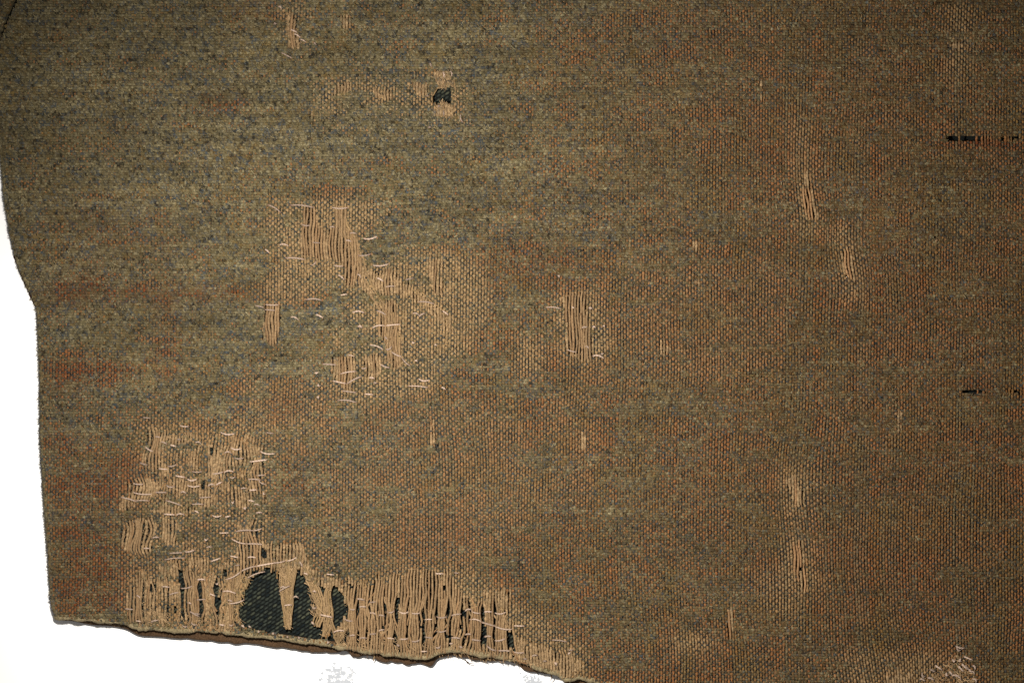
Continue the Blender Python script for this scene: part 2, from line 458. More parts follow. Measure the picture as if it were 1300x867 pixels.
# ------------------------------------------------------------------ setting
def white_material():
    m = bpy.data.materials.new("white_board"); m.use_nodes = True
    nt = m.node_tree; b = nt.nodes["Principled BSDF"]
    tc = nt.nodes.new("ShaderNodeTexCoord")
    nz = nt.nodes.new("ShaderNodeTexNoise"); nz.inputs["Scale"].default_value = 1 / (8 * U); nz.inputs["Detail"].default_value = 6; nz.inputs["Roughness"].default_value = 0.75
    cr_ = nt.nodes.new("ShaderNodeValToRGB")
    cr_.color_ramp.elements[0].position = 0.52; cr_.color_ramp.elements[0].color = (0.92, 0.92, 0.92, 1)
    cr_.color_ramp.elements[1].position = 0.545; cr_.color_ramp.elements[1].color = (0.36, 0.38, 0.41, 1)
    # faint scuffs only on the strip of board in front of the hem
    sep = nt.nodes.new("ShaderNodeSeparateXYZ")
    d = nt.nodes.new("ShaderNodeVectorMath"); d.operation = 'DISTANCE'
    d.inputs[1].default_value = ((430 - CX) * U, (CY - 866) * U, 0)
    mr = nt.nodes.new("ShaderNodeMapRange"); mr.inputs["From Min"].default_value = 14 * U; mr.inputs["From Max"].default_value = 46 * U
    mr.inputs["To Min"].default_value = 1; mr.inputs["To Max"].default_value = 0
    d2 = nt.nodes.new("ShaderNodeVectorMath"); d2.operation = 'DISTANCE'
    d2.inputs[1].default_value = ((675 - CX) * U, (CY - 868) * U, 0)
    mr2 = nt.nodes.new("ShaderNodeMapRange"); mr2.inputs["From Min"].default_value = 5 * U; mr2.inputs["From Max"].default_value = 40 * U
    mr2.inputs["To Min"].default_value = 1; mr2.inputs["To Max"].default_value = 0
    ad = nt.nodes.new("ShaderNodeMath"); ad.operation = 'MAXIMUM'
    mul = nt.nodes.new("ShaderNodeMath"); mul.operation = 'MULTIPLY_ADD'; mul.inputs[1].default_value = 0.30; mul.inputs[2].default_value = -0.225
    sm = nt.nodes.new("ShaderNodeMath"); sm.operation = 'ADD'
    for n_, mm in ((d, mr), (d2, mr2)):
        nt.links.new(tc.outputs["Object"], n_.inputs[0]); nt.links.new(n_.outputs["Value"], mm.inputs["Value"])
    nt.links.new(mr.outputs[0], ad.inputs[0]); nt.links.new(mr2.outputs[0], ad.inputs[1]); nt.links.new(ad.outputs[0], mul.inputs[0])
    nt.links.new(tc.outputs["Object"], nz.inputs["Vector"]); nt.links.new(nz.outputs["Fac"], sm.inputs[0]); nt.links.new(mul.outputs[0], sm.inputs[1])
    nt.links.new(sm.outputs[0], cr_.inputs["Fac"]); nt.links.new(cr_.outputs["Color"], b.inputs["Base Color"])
    b.inputs["Roughness"].default_value = 0.8
    return m


board = bpy.data.meshes.new("table_surface")
s_ = 0.6
board.from_pydata([(-s_, -s_, 0), (s_, -s_, 0), (s_, s_, 0), (-s_, s_, 0)], [], [(0, 1, 2, 3)])
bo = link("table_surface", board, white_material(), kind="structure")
bo["label"] = "plain white board the wool garment lies on"; bo["category"] = "table"

# ------------------------------------------------------------------ the garment
G = bpy.data.objects.new("wool_garment", None)
COL.objects.link(G)
G.empty_display_size = 0.01
G["label"] = "worn olive brown wool garment with darned holes and a frayed hem lying on white"
G["category"] = "garment"

PW, PF = 3.72, 3.32
KW = int((X1 - X0) / PW); JF = int((Y1 - Y0) / PF)


def ribbon_tubes(C, R, cols, keep, flat=1.0, axis=0):
    """C (n,s,3) centre lines, R (n,s) radius; half round strands open below; axis 0: strand runs along y (offset in x), 1: along x"""
    n, s, _ = C.shape
    ang = np.radians([195, 125, 55, -15])
    V = np.repeat(C[:, :, None, :], 4, axis=2)
    V[..., axis] += np.cos(ang) * R[..., None]
    V[..., 2] += np.sin(ang) * R[..., None] * flat
    V += rng.normal(0, 0.27, V.shape)
    idx = np.arange(n * s * 4).reshape(n, s, 4)
    q = np.stack([idx[:, :-1, :-1], idx[:, 1:, :-1], idx[:, 1:, 1:], idx[:, :-1, 1:]], axis=-1)
    if axis == 0:
        q = q[..., ::-1]
    q = q[keep].reshape(-1, 4)
    cc = np.repeat(cols[:, :, None, :], 4, axis=2)
    V = V.reshape(-1, 3); cc = cc.reshape(-1, 3)
    used = np.zeros(len(V), bool); used[q.ravel()] = True
    new = np.cumsum(used) - 1
    return V[used], new[q], cc[used]


# weft
xs = X0 + PW * 0.5 * np.arange(2 * KW + 1)
ys = Y0 + PF * np.arange(JF + 1)
WX, WY = np.meshgrid(xs, ys)            # (weft j, sample)
jj = np.arange(JF + 1)[:, None]; ss = np.arange(2 * KW + 1)[None, :]
dx, dy = drift(WX, WY)
wx = WX + dx; wy = WY + dy + 0.5 * (vn(WX, jj * 50.0, 14, 1, 29) - 0.5)
vis = np.clip(warp_seen(wx, wy) + np.repeat(rng.normal(0, 0.18, (JF + 1, KW + 1)), 2, axis=1)[:, :2 * KW + 1], 0, 1)
_jx = 5.0 * (vn(jj * 53.0, WX, 1, 25, 19) - 0.5)
e = samp(EF, wx, wy + (7 + 16 * sstep(700, 735, wy)) * (vn(wx, wy, 5, 60, 27) - 0.5)); h = np.maximum(samp(HF, wx + _jx, wy), samp(HS, wx, wy) * 1.5); sd = samp(SD, wx, wy)
# sample parity: even samples lie on a warp crossing
cross = np.where(ss % 2 == 0, np.where(((ss // 2) + jj) % 2 == 0, 1.0, -1.0), 0.0)     # +1: warp on top
A = 1.15 + 0.25 * vis
wz = height(wx, wy) - cross * A * 0.8 + (1 - vis) * 0.9 - 1.0 * sstep(0.5, 1.0, vis)
wr = (1.75 + 0.25 * (1 - vis)) * (0.9 + 0.25 * vn(WX, jj * 31.0, 12, 1, 30)) * (1 - 0.22 * sstep(0.6, 1.0, vis))
wc = heather(wx, wy, 1, rng)
wc = mixc(wc, lin((62, 70, 70)) * GAIN, 0.62 * sstep(0.45, 0.95, vis)) * (1 - 0.22 * sstep(0.55, 1.0, vis))[..., None]      # the weft yarn itself is darker, greyer stuff than the pale nap
ok = (e < 0.5) & (h < 0.5) & (sd > 1.0)
keep = ok[:, :-1] & ok[:, 1:]
V, Q, Cc = ribbon_tubes(np.stack([wx, wy, wz], -1), wr, wc, keep, 0.85, axis=1)
link("weft_threads", mesh_from("weft_threads", V, Q, Cc), M_WEAVE, G, "stuff", "grey green mixture weft of the wool cloth")
n_tri = 2 * len(Q)

# warp
ys2 = Y0 + PF * 0.5 * np.arange(2 * JF + 1)
xs2 = X0 + PW * np.arange(KW + 1)
VX, VY = np.meshgrid(xs2, ys2, indexing='ij')
kk = np.arange(KW + 1)[:, None]; s2 = np.arange(2 * JF + 1)[None, :]
dx, dy = drift(VX, VY)
vx = VX + dx + 0.6 * (vn(kk * 50.0, VY, 1, 18, 31) - 0.5); vy = VY + dy
bx_ = bundle(vx, vy)
jy = (7 + 16 * sstep(700, 735, vy)) * (vn(vx, vy, 5, 60, 27) - 0.5)
e0 = samp(EF, vx, vy + jy)
_pk = np.repeat(rng.normal(0, 0.24, (KW + 1, JF + 1)), 2, axis=1)[:, :2 * JF + 1]     # every crossing sits a little prouder or deeper
vis = np.clip(warp_seen(vx, vy) + _pk, 0, 1)
vx = vx + bx_
e = np.maximum(e0, samp(EF, vx, vy + jy) - 0.2 * (np.abs(bx_) < 0.5)); _jv = 6.0 * (vn(kk * 57.0, VY, 1, 25, 18) - 0.5)
h = np.maximum(samp(HF, vx, vy + _jv), np.where(np.random.default_rng(9).random((KW + 1, 1)) < np.where((xs2[:, None] < 1226), 0.85, 0.33), 1.4, 0.0) * samp(HS, vx, vy)); sd = samp(SD, vx, vy)
cross = np.where(s2 % 2 == 0, np.where((kk + (s2 // 2)) % 2 == 0, 1.0, -1.0), 0.0)
bare = sstep(0.35, 0.6, e)
A = (1.1 + 0.35 * vis) * (1 - bare)
vz = height(vx, vy) + cross * A + (vis - 0.55) * 1.3 * (1 - bare) + bare * (0.6 + 1.6 * vn(kk * 37.0, VY, 1, 30, 32))
vr = (1.08 + 0.38 * vis + 0.22 * np.clip(samp(SF, vx, vy) * 1.3, 0, 1) * vis) * (1 - bare) + bare * 1.75
vr = vr * (0.86 + 0.28 * vn(kk * 41.0, VY, 1, 9, 33)) * rng.uniform(0.85, 1.15, VX.shape)
vc = warp_colour(vx, vy, e, rng)
_tone = np.clip(np.where(np.arange(KW + 1) % 2 == 0, 0.06, 0.34) + rng.normal(0, 0.15, KW + 1), 0, 0.75)[:, None]
vc = mixc(vc, mixc(np.broadcast_to(OLIVE, vc.shape), PALE, rng.random(vx.shape) * 0.6), _tone * (1 - 0.7 * bare) * (1 - 0.7 * np.clip(1.4 * samp(SF, vx, vy), 0, 1)))
hz = heather(vx, vy, 1, rng)
vc = mixc(vc, hz, np.clip(0.85 - 1.25 * vis, 0, 0.8))
okw = (h < 0.5) & (sd > 1.0)
isb = (e > 0.5) & okw
# long floating warps become parts of their own
runs = []
for k in range(KW + 1):
    b = np.flatnonzero(np.diff(np.concatenate([[0], isb[k].astype(np.int8), [0]])))
    for a, z in zip(b[::2], b[1::2]):
        if vy[k, z - 1] - vy[k, a] > 13 and -5 < vx[k, a] < 1305:
            runs.append((vy[k, z - 1] - vy[k, a], k, a, z))
runs.sort(reverse=True)
runs = runs[:160]
single = np.zeros(isb.shape, bool)
for _, k, a, z in runs:
    single[k, a:z] = True
keep = okw[:, :-1] & okw[:, 1:] & ~(single[:, :-1] & single[:, 1:])
V, Q, Cc = ribbon_tubes(np.stack([vx, vy, vz], -1), vr, vc, keep, 1.0, axis=0)
link("warp_threads", mesh_from("warp_threads", V, Q, Cc), M_WEAVE, G, "stuff", "tan and rust warp showing through the cloth")
n_tri += 2 * len(Q)


def tube(path, rad, cols, sides=5, closed_ends=True):
    """one round strand: path (s,3), rad (s), cols (s,3)"""
    s = len(path)
    t = np.gradient(path, axis=0); t /= np.linalg.norm(t, axis=1)[:, None] + 1e-9
    up = np.array([0, 0, 1.0])
    sx = np.cross(t, up); sx /= np.linalg.norm(sx, axis=1)[:, None] + 1e-9
    uy = np.cross(sx, t)
    a = np.arange(sides) * 2 * np.pi / sides + 0.3
    V = path[:, None, :] + rad[:, None, None] * (np.cos(a)[None, :, None] * sx[:, None, :] + np.sin(a)[None, :, None] * uy[:, None, :])
    idx = np.arange(s * sides).reshape(s, sides); nx = np.roll(idx, -1, axis=1)
    q = np.stack([idx[:-1], idx[1:], nx[1:], nx[:-1]], -1).reshape(-1, 4)
    return V.reshape(-1, 3), q, np.repeat(cols, sides, axis=0)


for _, k, a, z in runs:
    a0, z0 = max(a - 2, 0), min(z + 2, vx.shape[1])
    ii = np.arange(a0, z0)
    p = np.stack([vx[k, ii], vy[k, ii], vz[k, ii]], -1)
    w = np.sin(np.linspace(0, np.pi, len(ii))) ** 0.5
    p[:, 0] += w * (0.9 * (vn(np.full(len(ii), k * 61.0), p[:, 1], 1, 12, 34) - 0.5) * 2)
    p[:, 2] += w * rng.uniform(0, 1.3) - (1 - w) * 1.0
    r_ = np.full(len(ii), rng.uniform(1.4, 1.85)) * (0.88 + 0.24 * rng.random(len(ii))) * (0.75 + 0.25 * w)
    c = np.broadcast_to(BARE_TAN, (len(ii), 3)) * rng.uniform(0.72, 1.12) * (1 + 0.5 * float(sstep(850, 1000, p[0, 0])))
    c = mixc(c, BARE_DARK, rng.random(len(ii)) * 0.4)
    c = mixc(c, ORANGE, np.full(len(ii), 0.45 * np.clip(sstep(850, 1000, p[0, 0]) + 0.4 * rng.random() ** 3, 0, 1)))
    vv, qq, cc = tube(p, r_, c)
    link("loose_warp_thread", mesh_from("loose_warp_thread", vv, qq, cc), M_TAN, G)
    n_tri += 2 * len(qq)

# tufts hanging across the open holes --------------------------------------------------
TUFTS = [
    (c2([(545, 380), (580, 480), (630, 590), (680, 680), (715, 745), (730, 800)]), c2([(620, 400), (650, 520), (700, 620), (760, 700), (790, 750), (810, 810)]), 8, 1.25),
    (c2([(880, 600), (960, 690), (1030, 740), (1070, 800)]), c2([(920, 590), (1000, 660), (1070, 720), (1100, 800)]), 3, 0.9),
    (c2([(455, 140), (465, 230), (500, 300), (545, 370), (575, 430)]), c2([(525, 140), (530, 240), (570, 300), (600, 370), (610, 440)]), 7, 1.25),
    (c3([(455, 90), (490, 230), (500, 340), (530, 470)]), c3([(560, 90), (590, 230), (590, 340), (620, 470)]), 7, 1.25),
    (c6([(340, 200), (345, 260), (360, 330), (350, 420), (365, 520), (385, 620), (385, 700)]), c6([(500, 170), (490, 240), (470, 330), (450, 430), (455, 520), (440, 620), (438, 715)]), 13, 0.95),
    (c6([(395, 600), (390, 660), (400, 725)]), c6([(440, 600), (440, 660), (436, 728)]), 4, 1.4),
    (c6([(500, 190), (540, 280), (570, 390), (600, 470), (640, 540), (630, 600), (600, 660), (620, 700)]), c6([(560, 230), (620, 330), (680, 430), (700, 520), (690, 590), (690, 640), (670, 680), (655, 710)]), 9, 1.0),
    (c6([(720, 390), (700, 440), (700, 520), (700, 600), (690, 690), (675, 780)]), c6([(770, 370), (745, 440), (760, 540), (765, 640), (740, 720), (720, 785)]), 6, 1.0),
    (c6([(700, 610), (740, 680), (765, 760), (780, 830)]), c6([(760, 620), (770, 680), (790, 740), (830, 830)]), 3, 1.0),
    (c6([(880, 640), (830, 700), (770, 755), (750, 820)]), c6([(930, 640), (900, 710), (860, 760), (820, 830)]), 5, 1.0),
    (c6([(790, 375), (820, 430), (860, 500), (875, 580)]), c6([(815, 360), (850, 430), (890, 490), (900, 580)]), 2, 1.0),
    (c5([(840, 440), (830, 520), (800, 570), (790, 640), (740, 780)]), c5([(980, 470), (960, 530), (930, 580), (900, 660), (905, 790)]), 11, 1.1),
    (c8([(290, 180), (280, 240), (310, 330), (330, 380)]), c8([(480, 170), (460, 240), (450, 320), (430, 365)]), 9, 1.1),
    (c8([(470, 280), (490, 380), (470, 480), (450, 570), (480, 640)]), c8([(500, 280), (510, 380), (490, 480), (480, 570), (500, 640)]), 2, 1.1),
    (c8([(330, 545), (290, 610), (260, 700)]), c8([(400, 545), (440, 600), (480, 690)]), 9, 1.1),
    (c8([(285, 260), (290, 330), (250, 430), (210, 470)]), c8([(305, 260), (310, 330), (270, 440), (230, 475)]), 2, 0.8),
]


def resample(path, n):
    p = np.array(path, float); d = np.concatenate([[0], np.cumsum(np.hypot(*np.diff(p, axis=0).T))])
    t = np.linspace(0, d[-1], n)
    # smooth through a cubic hermite of the points
    m = np.gradient(p, d, axis=0)
    i = np.clip(np.searchsorted(d, t) - 1, 0, len(d) - 2); hh = d[i + 1] - d[i]; u = (t - d[i]) / hh
    h00 = 2 * u ** 3 - 3 * u ** 2 + 1; h10 = u ** 3 - 2 * u ** 2 + u; h01 = -2 * u ** 3 + 3 * u ** 2; h11 = u ** 3 - u ** 2
    return h00[:, None] * p[i] + (h10 * hh)[:, None] * m[i] + h01[:, None] * p[i + 1] + (h11 * hh)[:, None] * m[i + 1]


for lp, rp, n, rr in TUFTS:
    S = 16
    L_, R_ = resample(lp, S), resample(rp, S)
    for q in range(n):
        f = (q + rng.uniform(0.2, 0.8)) / n
        p = L_ * (1 - f) + R_ * f
        p[:, 0] += np.cumsum(rng.normal(0, 0.35, S)) * 0.7
        cut = S if rng.random() < 0.7 else int(rng.integers(10, S))
        z_ = height(p[:, 0], p[:, 1]) - 1.5 + rng.uniform(0, 2.5)
        p3 = np.column_stack([p, z_])[:cut]
        c = np.broadcast_to(BARE_TAN, (cut, 3)) * rng.uniform(0.75, 1.1)
        c = mixc(c, OCHRE * 1.5, np.full(cut, rng.random() * 0.35))
        vv, qq, cc = tube(p3, np.full(cut, 1.25 * rr) * rng.uniform(0.8, 1.15, cut), c)
        link("loose_warp_thread", mesh_from("loose_warp_thread", vv, qq, cc), M_TAN, G)
        n_tri += 2 * len(qq)

# stray threads lying across the fringe
for q in range(64):
    if q < 40:
        x0 = rng.uniform(440, 655); y0 = rng.uniform(742, 800) + max(0, (x0 - 600) * 0.5)
    elif q < 56:
        x0 = rng.uniform(172, 300); y0 = rng.uniform(715, 765)
    else:
        x0 = rng.uniform(180, 330); y0 = rng.uniform(550, 630)
    L_ = rng.uniform(14, 34); sl = rng.normal(0, 0.35); t = np.linspace(0, 1, 12)
    x = x0 + sl * L_ * t + rng.normal(0, 3.0) * np.sin(t * np.pi) + rng.normal(0, 1.4) * np.sin(t * 2 * np.pi); y = y0 + L_ * t
    y = np.minimum(y, np.interp(x, [p_[0] for p_ in BOTTOM], [p_[1] for p_ in BOTTOM]) - 1)
    z = height(x, y) + rng.uniform(1.2, 3.0) - 2.2 * np.abs(2 * t - 1) ** 2
    c = mixc(np.broadcast_to(BARE_TAN, (12, 3)) * rng.uniform(0.7, 1.1), ORANGE, np.full(12, 0.5 * rng.random() ** 2))
    vv, qq, cc = tube(np.column_stack([x, y, z]), np.full(12, rng.uniform(0.9, 1.5)) * rng.uniform(0.85, 1.15, 12), c)
    link("loose_warp_thread", mesh_from("loose_warp_thread", vv, qq, cc), M_TAN, G)

# ------------------------------------------------------------------ fulled nap (short lying fibres)
NF = 340000
fx = rng.uniform(X0 + 10, X1 - 10, NF); fy = rng.uniform(Y0 + 10, Y1 - 10, NF)
vis = warp_seen(fx, fy); e = samp(EF, fx, fy); h = np.maximum(samp(HF, fx, fy), samp(HS, fx, fy)); sd = samp(SD, fx, fy)
pr = np.clip(1.05 - 1.1 * vis, 0.10, 1) * (h < 0.3) * (sd > 2) * np.where(e > 0.4, np.where((fy > 735) & (fx < 720), 0.25, 0.7), 1.0)
pr = np.where((e > 0.4) & (h < 0.3), np.where((fy > 735) & (fx < 720), 0.15, 0.6), pr)
sel = rng.random(NF) < pr
fx, fy, fe, fv = fx[sel], fy[sel], e[sel], vis[sel]; n = len(fx)
diag = sstep(620, 250, fx) * sstep(420, 220, fy)
up_ = (fe > 0.4) & (rng.random(n) < 0.42)
th = np.where(rng.random(n) < 0.35 + 0.5 * diag, np.radians(33), rng.uniform(-0.9, 0.9, n)) + rng.normal(0, 0.4, n)
th = np.where(up_, np.pi / 2 + rng.normal(0, 0.3, n), th)
ln = rng.uniform(2.4, 6.2, n) * (0.6 + 0.4 * (1 - fv))
ux, uy = np.cos(th), np.sin(th); px_, py_ = -uy, ux
wd = np.where(up_, rng.uniform(0.22, 0.42, n), rng.uniform(0.28, 0.68, n))
z0 = height(fx, fy) + np.where(fe > 0.4, np.where(up_, 1.6, -3.2), 0.9) + rng.uniform(0, 2.4, n)
slope = rng.normal(0, 0.9, n); tilt = rng.normal(0, 0.5, n)
V = np.empty((n, 4, 3))
for q, (a1, b1, w1) in enumerate(((-0.5, -1, 1.0), (-0.5, 1, 1.0), (0.5, 1, 0.5), (0.5, -1, 0.5))):
    V[:, q, 0] = fx + ux * ln * a1 + px_ * wd * b1 * w1
    V[:, q, 1] = fy + uy * ln * a1 + py_ * wd * b1 * w1
    V[:, q, 2] = z0 + slope * a1 + tilt * wd * b1
Q = np.arange(n * 4).reshape(n, 4)
_near = np.where(fe > 0.4, 0.6, 1.0)[:, None]
fc = _near * heather(fx, fy, 1, rng) * rng.uniform(0.65, 1.3, (n, 1))
fc = mixc(fc, mixc(np.broadcast_to(BARE_TAN * 0.8, (n, 3)), BARE_DARK, rng.random(n)), np.where(up_, 1.0, sstep(0.3, 0.5, fe) * np.where((fx < 345) & (fy > 535), 0.25, 0.55)))
fc = fc * np.where(up_, rng.uniform(0.9, 1.5, n), 1.0)[:, None]
link("wool_nap", mesh_from("wool_nap", V.reshape(-1, 3), Q, np.repeat(fc, 4, axis=0)), M_NAP, G, "stuff", "felted fleece of short fibres lying over the weave")
n_tri += 2 * len(Q)

# fuzz along the left fold ------------------------------------------------------------
def fuzz(name, path, n, inset, length, colour, z, label):
    p = resample(path, n); t = np.gradient(p, axis=0); t /= np.linalg.norm(t, axis=1)[:, None]
    nrm = np.column_stack([t[:, 1], -t[:, 0]])
    sgn = np.where(samp(SD, *(p + nrm * 4).T) < 0, 1, -1)[:, None]
    nrm = nrm * sgn
    p = p - nrm * rng.uniform(-0.5, inset, (n, 1)) + rng.normal(0, 1.0, p.shape)
    l = rng.uniform(0.3, 1.0, (n, 1)) * length
    d = nrm * 0.6 + t * rng.normal(0, 0.9, (n, 1)); d /= np.linalg.norm(d, axis=1)[:, None]
    side = np.column_stack([-d[:, 1], d[:, 0]]) * rng.uniform(0.3, 0.55, (n, 1))
    q = p + d * l
    z0 = z + rng.normal(0, 1.5, n)
    V = np.empty((n, 4, 3))
    V[:, 0, :2] = p - side; V[:, 1, :2] = p + side; V[:, 2, :2] = q + side * 0.4; V[:, 3, :2] = q - side * 0.4
    V[:, :2, 2] = z0[:, None]; V[:, 2:, 2] = (z0 + rng.normal(-0.5, 1.2, n))[:, None]
    c = colour[rng.integers(0, len(colour), n)] * rng.uniform(0.7, 1.2, (n, 1))
    link(name, mesh_from(name, V.reshape(-1, 3), np.arange(n * 4).reshape(n, 4), np.repeat(c, 4, axis=0)), M_NAP, G, "stuff", label)


fuzz("edge_fuzz", LEFT[2:], 4200, 3.0, 3.2, np.array([OLIVE, PALE, OLIVE * 0.7, SLATE]), 17.0, "wool fuzz standing out along the folded side edge")

# ------------------------------------------------------------------ folded side edge, hem cord, hem shadow strip, lining
def strip(name, path, radius, z, colour_fn, mat, sides=8, step=2.5, lump=0.25, parent=G, label=None, zs=1.0):
    p = np.array(path, float)
    L_ = np.hypot(*np.diff(p, axis=0).T).sum()
    q = resample(path, int(L_ / step))
    n = len(q)
    s = np.arange(n) * step
    q = q + np.column_stack([vn(s, s * 0, 9, 1, 3) - .5, vn(s, s * 0, 7, 1, 4) - .5]) * 2 * lump * radius
    zz_ = z(q[:, 0], q[:, 1]) if callable(z) else np.full(n, z)
    r = radius * (1 + lump * 2 * (vn(s, s * 0, 12, 1, 6) - 0.5) + rng.normal(0, 0.05, n))
    vv, qq, _ = tube(np.column_stack([q, zz_]), r, np.zeros((n, 3)), sides)
    vv[:, 2] = (vv[:, 2] - np.repeat(zz_, sides)) * zs + np.repeat(zz_, sides)
    vv += rng.normal(0, 0.28, vv.shape)
    cc = colour_fn(vv[:, 0], vv[:, 1])
    return link(name, mesh_from(name, vv, qq, cc), mat, parent, None, label)


strip("folded_edge", [(x + 3.4, y) for x, y in LEFT], 4.6, lambda x, y: height(np.maximum(x, -20) + 14, y) - 5.5, lambda x, y: heather(x, y, 1, rng) * 1.1, M_HEM, 8, 2.0, 0.10)
HEM_C = lin((176, 158, 122)) * GAIN
strip("hem_cord", [(x, y - 1.2) for x, y in BOTTOM], 3.6, lambda x, y: height(x, y) - 2.2,
      lambda x, y: mixc(np.broadcast_to(HEM_C, x.shape + (3,)) * rng.uniform(0.75, 1.15, (len(x), 1)), OLIVE, 0.45 * rng.random(len(x))), M_HEM, 8, 1.6, 0.45,
      label="pale felted cord along the frayed hem")
strip("hem_cord", [(x, y + 0.5) for x, y in BOTTOM], 2.6, lambda x, y: height(x, y) - 6.0,
      lambda x, y: mixc(np.broadcast_to(HEM_C, x.shape + (3,)) * rng.uniform(0.7, 1.1, (len(x), 1)), BROWN, 0.5 * rng.random(len(x))), M_HEM, 8, 1.6, 0.5)
fuzz("hem_fuzz", BOTTOM[:-2], 3000, 3.0, 4.5, np.array([HEM_C, HEM_C * 0.7, BARE_TAN, OLIVE]), 12.0, "frayed fibres along the hem")

# brown strip below the hem, the cloth's cast shadow put into its colour
SHADOW_LOW = [(66, 776), (72, 786), (90, 789), (120, 794), (140, 795), (161, 799), (175, 806), (200, 808), (240, 811), (270, 814), (300, 816), (316, 816), (340, 820), (380, 824),
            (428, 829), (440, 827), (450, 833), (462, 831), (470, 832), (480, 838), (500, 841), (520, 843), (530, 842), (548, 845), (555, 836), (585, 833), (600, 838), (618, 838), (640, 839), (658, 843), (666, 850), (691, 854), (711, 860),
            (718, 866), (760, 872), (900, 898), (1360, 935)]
p = resample([(x, y + 1.0 * float(sstep(80, 200, x))) for x, y in SHADOW_LOW], 520)
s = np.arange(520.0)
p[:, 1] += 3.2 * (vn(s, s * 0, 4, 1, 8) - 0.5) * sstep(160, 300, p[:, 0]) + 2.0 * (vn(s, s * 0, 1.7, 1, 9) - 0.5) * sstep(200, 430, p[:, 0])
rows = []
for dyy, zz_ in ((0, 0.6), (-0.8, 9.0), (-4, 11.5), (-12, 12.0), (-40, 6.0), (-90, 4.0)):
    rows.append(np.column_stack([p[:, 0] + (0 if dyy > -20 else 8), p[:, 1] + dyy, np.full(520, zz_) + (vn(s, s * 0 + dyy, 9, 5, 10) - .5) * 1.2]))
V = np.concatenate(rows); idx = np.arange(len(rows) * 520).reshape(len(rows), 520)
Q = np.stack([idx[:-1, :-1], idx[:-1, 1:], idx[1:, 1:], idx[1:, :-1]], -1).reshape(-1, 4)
SHADOW_C = lin((100, 76, 54)) * GAIN
link("hem_shadow_strip", mesh_from("hem_shadow_strip", V, Q, np.broadcast_to(SHADOW_C, (len(V), 3)) * rng.uniform(0.8, 1.15, (len(V), 1))), M_HEM, G, None, "brown strip coloured as the shadow cast below the hem")

# red brown lining showing at the side fold
SF_P = [(20, 322), (26, 340), (36, 363), (47, 387)]
strip("side_facing", [(x - 1.5, y + 1.5) for x, y in SF_P], 2.6, 5.0, lambda x, y: np.broadcast_to(lin((92, 56, 40)) * GAIN, x.shape + (3,)) * rng.uniform(0.7, 1.2, (len(x), 1)), M_HEM, 6, 2.0, 0.15,
      label="dark red brown lining peeping out at the side fold")

# dark lining under everything
LN = lin((30, 33, 30)) * GAIN
lp_ = [(-4, -190)] + [(x + 18, y) for x, y in LEFT[1:-1]] + [(92, 776)] + [(x, y - 5) for x, y in BOTTOM[1:]] + [(1420, 915), (1420, -190)]
me = bpy.data.meshes.new("lining")
me.from_pydata([((x - CX) * U, (CY - y) * U, 9.0 * U if y < 300 else 12.6 * U) for x, y in lp_], [], [list(range(len(lp_)))[::-1]])
a_ = me.color_attributes.new("tint", 'FLOAT_COLOR', 'POINT'); a_.data.foreach_set("color", np.tile(np.append(LN * 0.8, 1), len(lp_)).astype(np.float32))
lining = link("lining", me, M_LINING, G, None, "black green twill lining seen through the holes")


def twill(x0, x1, y0, y1, z):
    """twill floats of the lining: short strands in diagonal ranks"""
    th = np.radians(-36); d = np.array([np.cos(th), np.sin(th)]); nrm = np.array([-d[1], d[0]])
    pts = []
    R_ = int(math.hypot(x1 - x0, y1 - y0))
    for a in range(-R_ // 4, R_ // 4):
        for b in range(-R_ // 7, R_ // 7):
            q = np.array([(x0 + x1) / 2, (y0 + y1) / 2]) + nrm * a * 4.1 + d * (b * 7.0 + (a % 2) * 3.5)
            if x0 < q[0] < x1 and y0 < q[1] < y1:
                pts.append(q)
    c = np.array(pts) + rng.normal(0, 0.25, (len(pts), 2)); n = len(c)
    ok_ = samp(SD, c[:, 0], c[:, 1]) > 6
    c = c[ok_]; n = len(c)
    tt = np.array([-3.3, -1.3, 1.3, 3.3]); zt = np.array([-1.2, 0.9, 0.9, -1.2]); rt = np.array([0.9, 1.5, 1.5, 0.9])
    ang = np.radians([200, 120, 60, -20])
    C3 = c[:, None, :] + d * tt[None, :, None]
    V = np.empty((n, 4, 4, 3))
    V[..., :2] = C3[:, :, None, :] + nrm * (np.cos(ang) * rt[:, None])[None, :, :, None]
    V[..., 2] = z + zt[None, :, None] + (np.sin(ang) * rt[:, None])[None]
    V += rng.normal(0, 0.15, V.shape)
    idx = np.arange(n * 16).reshape(n, 4, 4)
    q = np.stack([idx[:, :-1, :-1], idx[:, :-1, 1:], idx[:, 1:, 1:], idx[:, 1:, :-1]], -1).reshape(-1, 4)
    base = mixc(np.broadcast_to(lin((64, 70, 62)) * GAIN, (n, 3)), lin((96, 98, 78)) * GAIN, np.clip(rng.random(n) * 1.5 - 0.6, 0, 1))
    base = mixc(base, lin((30, 38, 40)) * GAIN, np.clip(rng.random(n) * 1.6 - 0.5, 0, 1))
    return V.reshape(-1, 3), q, np.repeat(base, 16, axis=0)


vs, qs, cs, off = [], [], [], 0
for box in ((160, 720, 545, 850), (535, 590, 95, 150)):
    v_, q_, c_ = twill(*box, 13.6 if box[2] > 300 else 11.6)
    vs.append(v_); qs.append(q_ + off); cs.append(c_); off += len(v_)
link("twill_threads", mesh_from("twill_threads", np.concatenate(vs), np.concatenate(qs), np.concatenate(cs)), M_LINING, lining, "stuff")
n_tri += 2 * off

